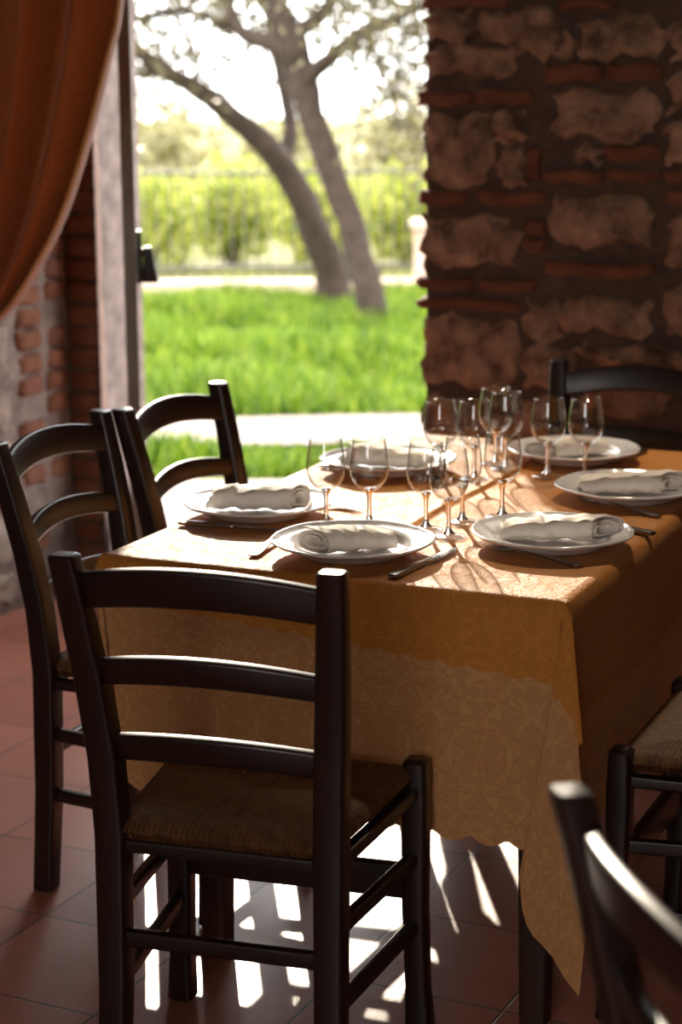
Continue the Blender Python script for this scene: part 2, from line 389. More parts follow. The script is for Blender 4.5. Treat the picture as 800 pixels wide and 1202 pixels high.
def slab(mb, s0, s1, z0, z1, frame, mat, step=.05, amp=.006):
    nx = max(2, int((s1-s0)/step)); nz = max(2, int((z1-z0)/step)); V = []; F = []
    for j in range(nz+1):
        for i in range(nx+1): V.append(frame(s0+(s1-s0)*i/nx, z0+(z1-z0)*j/nz, random.uniform(-amp, amp)*(0 if i in (0, nx) else 1)))
    for j in range(nz):
        for i in range(nx): F.append((j*(nx+1)+i, j*(nx+1)+i+1, (j+1)*(nx+1)+i+1, (j+1)*(nx+1)+i))
    mb.add(V, F, mat)
def rubble(mb, s0, s1, z0, z1, frame, stones, bricks, pb=.4, out=.012):
    z = z0
    while z < z1-.03:
        brick = random.random() < pb; h_ = .052 if brick else random.uniform(.11, .19)
        h_ = min(h_, z1-z); s = s0
        while s < s1-.03:
            wdt = random.uniform(.16, .27) if brick else random.uniform(.15, .34); e_ = min(s+wdt, s1)
            if brick: block(mb, s+.006, e_-.006, z+.008, z+h_-.004, out*random.uniform(.5, 1.2), random.choice(bricks), frame, .004, jit=.003, e=14)
            else: block(mb, s+.01, e_-.01, z+.01, z+h_-.008, out*random.uniform(.6, 1.6), random.choice(stones), frame, .012)
            s = e_
        z += h_
# stone wall with the garden doorway: face at v = 0 looking at -v
fw = lambda s, z, h_: (s, -h_, z)
W = MB(); mats = [M['mortar'], M['stone'], M['brick'], M['brick_dark'], M['plaster'], M['stone_grey']]
box(W, (UO1+.012, .03, 0), (6.3, TH, HR)); W.add([(x, y, z) for z in (0, HR) for x, y in ((-.3, .03), (UO0, .03), (UO0-SPL, TH), (-.3, TH))], [(0, 3, 2, 1), (4, 5, 6, 7), (0, 1, 5, 4), (1, 2, 6, 5), (2, 3, 7, 6), (3, 0, 4, 7)])
box(W, (UO0-SPL, .03, HO), (UO1+.012, TH, HR))
slab(W, UO1+.012, 4.5, 0, HR, lambda s, z, h_: (s, -h_, z), 0, .04)
box(W, (4.5, 0, 0), (6.3, .03, HR)); box(W, (0, 0, HO), (UO1+.012, .03, HR)); box(W, (UO1+.012, .001, 0), (UO1+.03, .03, HR))
def px(x0, y0, x1, y1):                # crop of the photograph -> wall plane
    a = onv(480+x0*.4, y0*.4); c = onv(480+x1*.4, y1*.4)
    return a[0], c[0], c[1], a[1]
for q in [(50, 130, 310, 220), (310, 80, 440, 165), (505, 50, 750, 170), (440, 100, 485, 180), (200, 28, 430, 115), (50, 25, 190, 120),
          (430, 268, 730, 412), (55, 335, 245, 552), (250, 335, 340, 430), (262, 438, 338, 552), (490, 430, 560, 478), (415, 570, 715, 728),
          (40, 632, 322, 785), (440, 868, 708, 985), (42, 925, 325, 1145), (505, 1008, 757, 1078), (765, 210, 930, 330), (765, 625, 930, 795), (752, 845, 930, 1000),
          (760, 350, 930, 480), (770, 60, 930, 190), (340, 880, 440, 1000), (335, 1010, 495, 1150), (510, 1095, 760, 1230), (770, 1020, 940, 1150), (40, 1160, 300, 1330), (310, 1165, 500, 1300)]:
    block(W, *px(*q), random.uniform(.012, .026), 1, fw, .016, jit=.012)
for q in [(25, 268, 187, 312), (195, 263, 370, 306), (400, 188, 575, 241), (580, 184, 746, 236), (345, 428, 391, 526), (575, 427, 741, 476), (395, 497, 575, 541),
          (580, 498, 736, 536), (28, 558, 172, 606), (203, 558, 405, 606), (398, 766, 722, 821), (22, 813, 192, 856), (198, 818, 372, 861), (22, 868, 332, 915), (440, 0, 612, 25), (40, -25, 300, 20),
          (750, 500, 930, 545), (750, 560, 930, 610), (335, 640, 405, 690), (335, 700, 408, 745)]:
    block(W, *px(*q), random.uniform(.012, .022), random.choice([2, 3, 3]), fw, .006, jit=.004, e=14)
ztop = onv(600, -12)[1]; zlow = onv(600, 545)[1]; ufar = onv(850, 200)[0]
rubble(W, UO1, 3.0, ztop, HR, fw, [1, 1, 5], [2, 3]); rubble(W, UO1, ufar, .02, zlow, fw, [1], [2, 3]); rubble(W, ufar+.02, 4.4, .02, ztop, fw, [1, 1, 5], [2, 3])
# brick pier on the left of the doorway, with its plastered reveal
slab(W, 0, UO0, 0, HR, fw, 0, .03, .003)
z = .01
while z < HR-.07:
    off = random.uniform(-.004, .004)
    block(W, .006, UO0-.006+off, z, z+.055, .008, random.choice([2, 3, 3]), fw, .004, .03, .003, 14); z += .066
fr_ = lambda s, z, h_: (UO0+h_+.004-SPL*max(0, s-.03)/(TH-.03), s, z)
slab(W, 0.001, TH, 0, HO, fr_, 4, .03, .004)
fr2 = lambda s, z, h_: (UO1+.012-h_, TH-s, z)
rubble(W, .09, TH, .02, HO, fr2, [1, 5], [2, 3])
struct(W.build('wall_back', mats, smooth=50, mw=ROOMW))
# left wall: face at u = 0, looking at +u ; s runs along -v
fl_ = lambda s, z, h_: (h_, -s, z)
W = MB(); mats = [M['mortar_pale'], M['stone_grey'], M['brick'], M['brick_dark']]
box(W, (-.3, -7.2, 0), (-.012, TH, HR)); slab(W, 0, 7.0, 0, HR, fl_, 0, .06, .008)
z = 0.02
while z < 2.2:
    for (s0, s1) in ((.0, .12), (.13, .27)):
        if random.random() < (.75 if .5 < z < 1.5 else .3): block(W, s0+.01, s1-.005, z, z+.055, .012, random.choice([2, 2, 3]), fl_, .004, .03, .003, 14)
    z += .066
rubble(W, .30, 3.2, .02, 2.2, fl_, [1, 1, 1], [2], .22); rubble(W, .3, 3.2, 2.2, HR, fl_, [1], [2], .3)
struct(W.build('wall_left', mats, smooth=50, mw=ROOMW))
W = MB(); box(W, (6.0, -7.2, 0), (6.3, 0, HR)); struct(W.build('wall_right', M['ceiling'], smooth=0, mw=ROOMW))
W = MB(); box(W, (0, -7.2, 0), (2.4, -6.9, HR)); box(W, (4.0, -7.2, 0), (6.0, -6.9, HR)); box(W, (2.4, -7.2, 0), (4.0, -6.9, 1.2)); box(W, (2.4, -7.2, 2.6), (4.0, -6.9, HR))  # gap added in the unseen wall to go with the fill light
struct(W.build('wall_front', M['ceiling'], smooth=0, mw=ROOMW))

# ------------------------------------------------------------------ ground outside
def ground(name, pts, z, mat, th=.05):
    g = MB(); n = len(pts)
    g.add([(x, y, z) for x, y in pts]+[(x, y, z-th) for x, y in pts], [tuple(range(n)), tuple(reversed(range(n, 2*n)))]+[(i, n+i, n+(i+1) % n, (i+1) % n) for i in range(n)])
    return struct(g.build(name, mat, smooth=0))
ground('ground', [(-40, 12), (-40, 90), (40, 90), (40, 12)], -.03, M['soil'])
ground('ground_lawn_bed', [(-12, 7.5), (14, 7.5), (14, 12), (-12, 12)], -.03, M['soil'])
ground('terrace_paving', [room(-1.6, TH)[:2], room(4.5, TH)[:2], (4.6, 7.5), (-2.5, 7.5)], -.005, M['paving'])
gp = MB()
xs = np.linspace(-6, 7, 60)
V = [(x, 8.32+.06*math.sin(x*2.1), 0) for x in xs]+[(x, 9.0+.07*math.sin(x*1.7+1), 0) for x in xs]
gp.add(V, [(i, i+1, 61+i, 60+i) for i in range(59)]); struct(gp.build('garden_path', M['paving'], smooth=0, mw=Matrix.Translation((0, 0, -.012))))
# grass: a dense mass of blades
def blades(n, x0, x1, y0, y1, h0, h1, keep):
    x = rng.uniform(x0, x1, n); y = rng.uniform(y0, y1, n); k = keep(x, y); x, y = x[k], y[k]; n = len(x)
    h_ = rng.uniform(h0, h1, n)*(1+.6*np.sin(x*2.9+y*1.3)*np.sin(y*2.4-x)+.3*np.sin(x*7+2*y)*np.sin(y*6)); a = rng.uniform(0, 2*PI, n); wd_ = rng.uniform(.006, .014, n)
    lx, ly = rng.normal(0, .35, n)*h_, rng.normal(0, .35, n)*h_
    p0 = np.stack([x-np.cos(a)*wd_, y-np.sin(a)*wd_, np.full(n, -.03)], 1); p1 = np.stack([x+np.cos(a)*wd_, y+np.sin(a)*wd_, np.full(n, -.03)], 1)
    p2 = np.stack([x+lx, y+ly, -.03+h_], 1)
    return np.stack([p0, p1, p2], 1).reshape(-1, 3)
pieces = [blades(52000, -3.2, 2.6, 8.95, 14.4, .06, .13, lambda x, y: (np.abs(x) < .22*y+.2) & (y > 9.0+.07*np.sin(x*1.7+1))),
          blades(9000, -2.2, 1.6, 7.55, 8.32, .04, .08, lambda x, y: y < 8.31+.06*np.sin(x*2.1))]
g = np.concatenate(pieces); me = bpy.data.meshes.new('lawn_grass'); me.from_pydata(g.tolist(), [], np.arange(len(g)).reshape(-1, 3).tolist()); me.materials.append(M['grass'])
o = bpy.data.objects.new('lawn_grass', me); COL.objects.link(o); tag(o, 'bright green sunlit lawn seen through the doorway', 'grass', kind='stuff')

# low kerb and iron railing at the end of the lawn
k = MB(); sweep(k, [(-4.5, 14.62, .0), (-1, 14.62, .0), (4.5, 14.62, .0)], [(.11, .075)]*3, (0, 1, 0), (0, 0, 1), .02, .01)
tag(k.build('stone_kerb', M['curb'], mw=Matrix.Translation((0, 0, .0))), 'low pale pink stone kerb along the far edge of the lawn', 'kerb')
fz = empty('iron_railing', (0, 15.2, 0), 0, 'tall grey iron railing with thin upright bars behind the lawn', 'railing')
zt = float(at(300, 203, 15.2)[2])
for zz in (.12, zt):
    r_ = MB(); sweep(r_, [(-3.2, 0, zz), (3.0, 0, zz)], [(.014, .016)]*2, (0, 1, 0), (0, 0, 1), .004, .002); r_.build('rail', M['iron'], fz)
bar0 = None
for i in range(64):
    if bar0 is None:
        bm_ = MB(); lathe(bm_, [(.007, -.03), (.007, zt+.05), (.003, zt+.10)], 8, close=True); bar0 = bm_.build('bar', M['iron'], fz); q = bar0
    else: q = bar0.copy(); COL.objects.link(q)
    q.location = (-3.1+i*.095, 0, 0)
pp = MB(); pa = at(497, 300, 14.9)
sweep(pp, [(pa[0]+.06, 14.9, -.03), (pa[0]+.06, 14.9, float(at(497, 268, 14.9)[2])), ], [(.13, .13)]*2, (1, 0, 0), (0, 1, 0), .02, .02)
sweep(pp, [(pa[0]+.06, 14.9, float(at(497, 268, 14.9)[2])), (pa[0]+.06, 14.9, float(at(497, 258, 14.9)[2]))], [(.16, .16)]*2, (1, 0, 0), (0, 1, 0), .02, .015)
tag(pp.build('gate_pillar', M['curb']), 'pale pink masonry pillar at the right end of the railing', 'pillar')

# trees
def px_path(pts, Y, dy=0):
    n = len(pts); return [at(x, y, Y+dy*i/(n-1)) for i, (x, y) in enumerate(pts)]
S14 = 14.0/FPX; S12 = 12.6/FPX
t = empty('olive_tree', tuple(at(392, 352, 14)*[1, 1, 0]), 0, 'leaning olive tree whose trunk bends far to the left over the lawn', 'tree')
inv = Matrix.Translation(-t.location)
def tree_part(name, segs, par):
    mb = MB()
    for pts, rads in segs: tube(mb, [np.array(p)-np.array(par.location) for p in pts], rads)
    return mb.build(name, M['bark'], par, smooth=180)
tree_part('trunk', [([at(394, 352, 14)*[1, 1, 0]-[0, 0, .05]]+px_path([(389, 325), (376, 285), (356, 240), (330, 192), (300, 160), (265, 130), (225, 101), (185, 78), (150, 52), (95, 20), (50, -30)], 14, -.8),
                    [r_*S14 for r_ in (24, 20, 18, 16.5, 16, 14, 12, 10, 9, 8, 7, 5)])], t)
tree_part('branch', [(px_path([(332, 196), (340, 160), (337, 120), (326, 75), (318, 30), (300, -30)], 14, .4), [r_*S14 for r_ in (9, 9, 8, 7, 6, 5)]),
                     (px_path([(225, 101), (232, 80), (222, 50), (205, 20), (190, -20)], 13.7, .3), [r_*S14 for r_ in (5, 4, 3.5, 3, 2)]),
                     (px_path([(185, 78), (170, 90), (150, 80), (120, 85)], 13.5, -.3), [r_*S14 for r_ in (4, 4, 3, 2)])], t)
def cloud(spots, n, spread, Yr):
    c = []
    for x, y, s in spots:
        kk = int(n*s)
        P = at(x, y, 1.0)-_C
        Y = rng.uniform(*Yr, kk)
        ctr = _C + P[None, :]*Y[:, None]
        c.append(ctr + rng.normal(0, spread*s**.5, (kk, 3)))
    return np.concatenate(c)
def strip(x0, x1, y0, y1, n, rs): return [(random.uniform(x0, x1), random.uniform(y0, y1), random.uniform(*rs)) for _ in range(n)]
leaves('foliage', M['olive'], cloud(strip(110, 330, -70, 70, 36, (.3, 1.5)) + strip(130, 260, 60, 140, 9, (.3, .7)), 95, .17, (13, 14.5)) - np.array(t.location), .034, t)
t2 = empty('olive_tree', tuple(at(440, 380, 12.6)*[1, 1, 0]), 0, 'forked olive tree with a straight steep trunk in front of the leaning tree', 'tree')
tree_part('trunk', [([at(441, 382, 12.6)*[1, 1, 0]-[0, 0, .05]]+px_path([(434, 350), (424, 310), (412, 265), (398, 225), (381, 180), (366, 135), (355, 95), (345, 60), (330, 20), (315, -40)], 12.6, .5),
                    [r_*S12 for r_ in (22, 18, 17, 16, 16, 16, 16, 18, 20, 15, 11)])], t2)
tree_part('branch', [(px_path([(350, 72), (318, 52), (290, 42), (272, 20), (262, -20)], 12.9, .3), [r_*S12 for r_ in (12, 11, 9, 8, 7)]),
                     (px_path([(358, 95), (385, 70), (415, 45), (455, 25), (510, 0)], 12.9, -.4), [r_*S12 for r_ in (10, 9, 8, 6, 5)]),
                     (px_path([(340, 45), (372, 22), (392, -5), (400, -40)], 13, 0), [r_*S12 for r_ in (11, 9, 8, 6)]),
                     (px_path([(288, 42), (250, 22), (205, 12), (160, 22), (120, 15)], 13.2, .3), [r_*S12 for r_ in (6, 5, 5, 4, 3)]),
                     (px_path([(430, 40), (447, 75), (462, 120), (468, 160)], 12.7, -.2), [r_*S12 for r_ in (3.5, 3, 2.5, 1.5)])], t2)
leaves('foliage', M['olive'], cloud(strip(370, 540, -70, 70, 36, (.3, 1.5)) + strip(420, 520, 60, 190, 14, (.3, 1.0)) + strip(290, 400, -70, 10, 10, (.4, 1)), 95, .15, (12, 13.6)) - np.array(t2.location), .034, t2)
# shrubs beyond the railing
def shrub(x0, x1, y0, y1, Y, n, mat, label, nm='shrub', size=.035, cat='shrub', stem=True):
    b0 = at((x0+x1)/2, y1, Y); e_ = empty(nm, (b0[0], Y, -.03), 0, label, cat, 'shrubs beyond the railing')
    X0, X1 = at(x0, y0, Y)[0], at(x1, y0, Y)[0]; Z1 = at(x0, y0, Y)[2]; hw = (X1-X0)/2
    u1 = rng.normal(size=(n, 3)); u1 /= np.linalg.norm(u1, axis=1)[:, None]; u1 *= rng.uniform(.35, 1, n)[:, None]
    lump = 1+.22*np.sin(u1[:, 0]*9+Y)*np.sin(u1[:, 2]*8)
    c = u1*np.array([hw*1.15, .55, Z1*.56])*lump[:, None] + np.array([(X0+X1)/2-b0[0], 0, Z1*.5+.03])
    c = c[c[:, 2] > .04]
    leaves('foliage', mat, c, size, e_)
    mb = MB()
    for j in range(4):
        dx = random.uniform(-.5, .5)*hw; tube(mb, [(dx*.2, 0, 0), (dx*.6, random.uniform(-.1, .1), Z1*.4), (dx, random.uniform(-.2, .2), Z1*.8)], [.03, .022, .008], 7)
    mb.build('stem', M['bark'], e_, smooth=180)
    return e_
shrub(110, 235, 205, 345, 16.5, 4200, M['bush'], 'yellow-green shrub at the left end behind the railing')
shrub(215, 330, 190, 345, 17.2, 4200, M['bush'], 'yellow-green shrub behind the railing left of the tree trunks')
shrub(320, 430, 205, 345, 16.6, 3600, M['bush'], 'yellow-green shrub behind the railing between the two leaning trunks')
shrub(415, 540, 195, 345, 17.0, 4200, M['bush'], 'yellow-green shrub behind the railing right of the tree trunks')
shrub(90, 260, 115, 345, 21.0, 4200, M['pale_bush'], 'tall pale blossoming bush far behind the left of the railing', size=.05)
shrub(250, 400, 135, 345, 22.5, 3200, M['pale_bush'], 'pale blossoming bush far behind the middle of the railing', size=.05)
shrub(400, 560, 105, 345, 21.5, 4200, M['pale_bush'], 'tall pale blossoming bush far behind the right of the railing', size=.05)

# ------------------------------------------------------------------ door leaf standing open, seen edge on
dd = np.array([-.1065, 1.0]); dd /= np.linalg.norm(dd); dn = np.array([dd[1], -dd[0]])
P0 = np.array([at(149.5, 200, 5.45)[0], 5.45])
DM = Matrix(((dd[0], dn[0], 0, P0[0]), (dd[1], dn[1], 0, P0[1]), (0, 0, 1, 0), (0, 0, 0, 1)))
DL = .60
df = MB()
for a0, a1, z0, z1 in ((0, .07, .01, 2.6), (DL-.07, DL, .01, 2.6), (.07, DL-.07, .01, .25), (.07, DL-.07, 2.5, 2.6)):
    box(df, (a0, -.018, z0), (a1, .018, z1), 0, .004)
door = struct(df.build('door_1', M['frame'], mw=DM))
def child(mb, name, mat, par, **k):
    o = mb.build(name, mat, None, **k); o.parent = par; return o
gp = MB(); box(gp, (.06, -.004, .24), (DL-.06, .004, 2.51)); child(gp, 'pane', M['thin_glass'], door, smooth=0)
hp = MB(); sweep(hp, [(.035, .025, .955), (.035, .025, 1.10)], [(.018, .008)]*2, (1, 0, 0), (0, 1, 0), .003, .002)
sweep(hp, [(.035, .016, 1.04), (.035, .062, 1.04)], [(.011, .011)]*2, (1, 0, 0), (0, 0, 1), .008, .003)
sweep(hp, [(.035, .050, 1.055), (.036, .052, 1.0), (.040, .055, .955)], [(.012, .013), (.013, .018), (.012, .024)], (1, 0, 0), (0, 1, 0), .008, .004)
child(hp, 'door_handle', M['black'], door)

# ------------------------------------------------------------------ curtain, drawn aside to the left wall
CV = -.86
edge = [(.80, 2.66), (.785, 2.1)] + [onv(x, y, CV) for x, y in ((135, 0), (125, 60), (105, 150), (75, 250), (40, 320), (0, 375))] + [(.075, .74)]
left = [(.05, 2.66), (.05, 2.2), (.05, 1.7), (.045, 1.5), (.04, 1.3), (.035, 1.1), (.03, .95), (.025, .85), (.02, .72)]
def interp(P, t):
    k = min(int(t*(len(P)-1)), len(P)-2); f_ = t*(len(P)-1)-k
    p0 = np.array(P[max(k-1, 0)]); p1 = np.array(P[k]); p2 = np.array(P[k+1]); p3 = np.array(P[min(k+2, len(P)-1)])
    return .5*((2*p1)+(-p0+p2)*f_+(2*p0-5*p1+4*p2-p3)*f_*f_+(-p0+3*p1-3*p2+p3)*f_**3)
na, nb_ = 90, 60; V = []; F = []; UVc = []
for j in range(nb_+1):
    b_ = j/nb_; e0 = interp(left, b_); e1 = interp(edge, b_)
    for i in range(na+1):
        a = i/na; p = e0*(1-a)+e1*a
        amp = .055*(1-.5*b_)
        d_ = amp*(math.sin(a**1.3*2*PI*4.3+.8+1.2*b_)+.3*math.sin(a*2*PI*8.3+2*b_))
        if a > .955: d_ += .012*math.sin((a-.955)/.045*PI)
        V.append((p[0], CV+d_, p[1]))
for j in range(nb_):
    for i in range(na): F.append((j*(na+1)+i, (j+1)*(na+1)+i, (j+1)*(na+1)+i+1, j*(na+1)+i+1))
# fall below the tie
V2 = []; F2 = []
for j in range(21):
    b_ = j/20
    for i in range(41):
        a = i/40; V2.append((.02+.005+a*(.05+.13*b_), CV+(.02+.012*b_)*math.sin(a*2*PI*3.2+b_), .735-b_*.68))
for j in range(20):
    for i in range(40): F2.append((j*41+i, (j+1)*41+i, (j+1)*41+i+1, j*41+i+1))
cu = empty('curtain', room(.2, CV, 0), 0, 'rust-brown curtain drawn aside to the left wall beside the doorway', 'curtain')
cm = MB(); cm.add(V, F); cm.add(V2, F2); o = cm.build('drape', M['curtain'], None, smooth=180); o.matrix_world = ROOMW; o.parent = cu; o.matrix_parent_inverse = Matrix.Translation(-cu.location)
he = MB(); pts = [V[j*(na+1)+na] for j in range(nb_+1)]
tube(he, [pts[k] for k in range(0, nb_+1, 4)], [.0045]*len(range(0, nb_+1, 4)), 8, 0); o = he.build('hem', M['curtain_hem'], None, smooth=180); o.matrix_world = ROOMW; o.parent = cu; o.matrix_parent_inverse = Matrix.Translation(-cu.location)
tb = MB(); lathe(tb, [(.055, .705), (.062, .715), (.062, .74), (.055, .75)], 24); o = tb.build('tieback', M['curtain_hem'], None, smooth=180)
o.matrix_world = ROOMW @ Matrix.Translation((.055, CV, 0)); o.parent = cu; o.matrix_parent_inverse = Matrix.Translation(-cu.location)
rd = MB(); sweep(rd, [(-.01, CV, 2.68), (1.5, CV, 2.68)], [(.013, .013)]*2, (0, 1, 0), (0, 0, 1), .012, .003)
tag(rd.build('curtain_rod', M['black'], mw=ROOMW), 'black curtain rod fixed above the doorway', 'curtain rod')

# ------------------------------------------------------------------ table and cloths
TROT = -A24
TM = Matrix.Translation((FL[0], FL[1], 0)) @ Matrix.Rotation(TROT, 4, 'Z')
te = empty('dining_table', (FL[0], FL[1], 0), TROT, 'rectangular wooden dining table under the gold tablecloths', 'table')
tt = MB(); box(tt, (.006, .006, TZ-.043), (TW-.006, TL-.006, TZ-.013), 0, .005); tt.build('tabletop', M['table_wood'], te)
for x, y in ((.165, .08), (TW-.055, .05), (.165, TL-.08), (TW-.055, TL-.075)):
    lg = MB(); sweep(lg, [(x, y, 0), (x, y, .55), (x, y, TZ-.042)], [(.022, .022), (.029, .029), (.030, .030)], (1, 0, 0), (0, 1, 0), .006, .004); lg.build('leg', M['table_wood'], te)
ap = MB()
for lo, hi in (((.2, .04, .60), (TW-.09, .06, TZ-.042)), ((.2, TL-.09, .60), (TW-.11, TL-.07, TZ-.042)), ((.155, .115, .60), (.175, TL-.115, TZ-.042)), ((TW-.065, .085, .60), (TW-.045, TL-.11, TZ-.042))): box(ap, lo, hi)
ap.build('apron', M['table_wood'], te, smooth=0)

def drape(name, mat, z0, off, sides, scal, pitch, fold, crease=False, flare=.02, tipk=1.0, lean=.2):
    """cloth over the table top; sides = drop at (front-left, front-right, right-back, back-left ...) as four (start, end) pairs, going round FL->FR->BR->BL."""
    P = []                              # perimeter samples: root (x, y), dir (nx, ny), length, fold info, flat direction
    crn = [(0, 0), (TW, 0), (TW, TL), (0, TL)]; nrm = [(0, -1), (1, 0), (0, 1), (-1, 0)]; tng = [(1, 0), (0, 1), (-1, 0), (0, -1)]
    s_acc = 0
    for k in range(4):
        c = np.array(crn[k], float); n_ = np.array(nrm[k], float); t_ = np.array(tng[k], float); Ls = TW if k % 2 == 0 else TL
        # corner sector before this side: from previous normal to this one
        pn = np.array(nrm[k-1], float); dprev = sides[k-1][1]; dn_ = sides[k][0]
        for i in range(0, 33):
            f_ = PI/2*i/32
            Lc = min(dprev/max(math.cos(f_), 1e-6), dn_/max(math.sin(f_), 1e-6))
            mx_ = math.hypot(dprev, dn_); Lc = Lc - .10*mx_*max(0, Lc/mx_-.9)/.1*.3
            P.append((c, pn*math.cos(f_)+n_*math.sin(f_), Lc*(1+(tipk-1)*math.sin(2*f_)**3), f_, s_acc, np.array([1., 0]) if k in (0, 3) else np.array([-1., 0]), k == 1)); s_acc += .012
        ns = int(Ls/.008)
        for i in range(1, ns):
            q = i/ns; d_ = sides[k][0]*(1-q)+sides[k][1]*q
            P.append((c+t_*Ls*q, n_, d_, None, s_acc, None, None)); s_acc += Ls/ns
    nr = 26; V = []; UV_ = []; F = []; n_p = len(P)
    rc = .012                                # rounding at the table edge
    for j in range(nr+1):
        for (c, d, Ln, ph, sa, pn, n_) in P:
            Lf = Ln + scal*(1 if ph is None else 1.7)*(abs(math.sin(PI*sa/pitch))-.6)
            r_ = Lf*(j/nr)**1.15
            if r_ < rc*PI/2: a = r_/rc; o_, dz = rc*math.sin(a), rc*(1-math.cos(a))
            else: o_, dz = rc, rc + (r_-rc*PI/2)
            root = c - d*rc*0
            if ph is None:
                w_ = math.sin(sa*7.3)*.5+math.sin(sa*13.1+1)*.3
                o2 = o_ + off*min(1, r_/.03) + max(0, r_-.02)*(flare*(1+w_)) 
                # blend towards the corner folds
                p = c + d*(o2-rc)
                if d[1] > .5:            # and by the chair pushed in at the far end
                    e_ = min(1, max(0, min(c[0]-.03, TW-c[0])/.12)); q_ = min(1, max(0, (r_-.06)/.18)); p = p - d*.15*e_*q_*q_*(3-2*q_)
                if d[0] < -.5:           # pressed in by the chair seats on the left
                    e_ = min(1, max(0, min(c[1]-.03, TL-c[1])/.12)); q_ = min(1, max(0, (r_-.06)/.18)); p = p - d*.115*e_*q_*q_*(3-2*q_)
            else:
                sw = math.sin(2*ph); rr_ = max(0, r_-.02)
                o2 = o_ + off*min(1, r_/.03) + rr_*(flare + fold*sw**1.4 + .05*math.sin(6*ph)*sw)
                tang = np.array([-d[1], d[0]])
                p = c + d*(o2-rc) + tang*rr_*(0 if n_ else .10)*math.sin(4*ph) + pn*rr_*((.17*math.sin(4*ph) if ph < PI/4 else 0) if n_ else lean*sw)
                dz *= (1-.035*sw)
            V.append((p[0], p[1], z0-dz)); fl = c + d*r_; UV_.append((fl[0], fl[1]))
    for j in range(nr):
        for i in range(n_p): i2 = (i+1) % n_p; F.append((j*n_p+i, (j+1)*n_p+i, (j+1)*n_p+i2, j*n_p+i2))
    # top: grid with fine columns around the middle crease
    xs = sorted(set([0, TW] + list(np.linspace(.02, TW-.02, 30)) + [TW/2+q for q in (-.016, -.012, -.008, -.004, 0, .004, .008, .012, .016)]))
    ys = np.linspace(0, TL, 60); o0 = len(V)
    for y in ys:
        for x in xs:
            h_ = 0
            if crease:
                h_ += .0085*max(0, 1-abs(x-TW/2-.004*math.sin(y*9))/.013)**1.3
                h_ += .0012*math.sin(x*31+y*7)*math.sin(y*23-x*5)*min(1, min(x, TW-x, y, TL-y)/.05)
            ins = rc
            V.append((min(max(x, ins), TW-ins) if False else x*(1-2*rc/TW)+rc, y*(1-2*rc/TL)+rc, z0+h_)); UV_.append((x, y))
    nxx = len(xs)
    for j in range(len(ys)-1):
        for i in range(nxx-1): F.append((o0+j*nxx+i, o0+j*nxx+i+1, o0+(j+1)*nxx+i+1, o0+(j+1)*nxx+i))
    V = [(x, y, z) for x, y, z in V]
    mb = MB(); mb.add(V, F, 0, UV_); return mb.build(name, mat, None, smooth=180, mw=TM, uvs=True)
o = drape('tablecloth', M['cloth'], TZ-.0075, .004, [(.40, .40)]*4,   .014, .062, .13, flare=.02, tipk=1.15)
tag(o, 'long beige damask tablecloth with a scalloped hem hanging low over the table', 'tablecloth')
o = drape('table_overlay', M['overlay'], TZ-.0005, .011, [(.075, .135), (.205, .19), (.12, .12), (.10, .08)], .008, .05, .12, crease=True, flare=.035)
tag(o, 'short golden damask overlay cloth on top of the beige tablecloth', 'tablecloth')

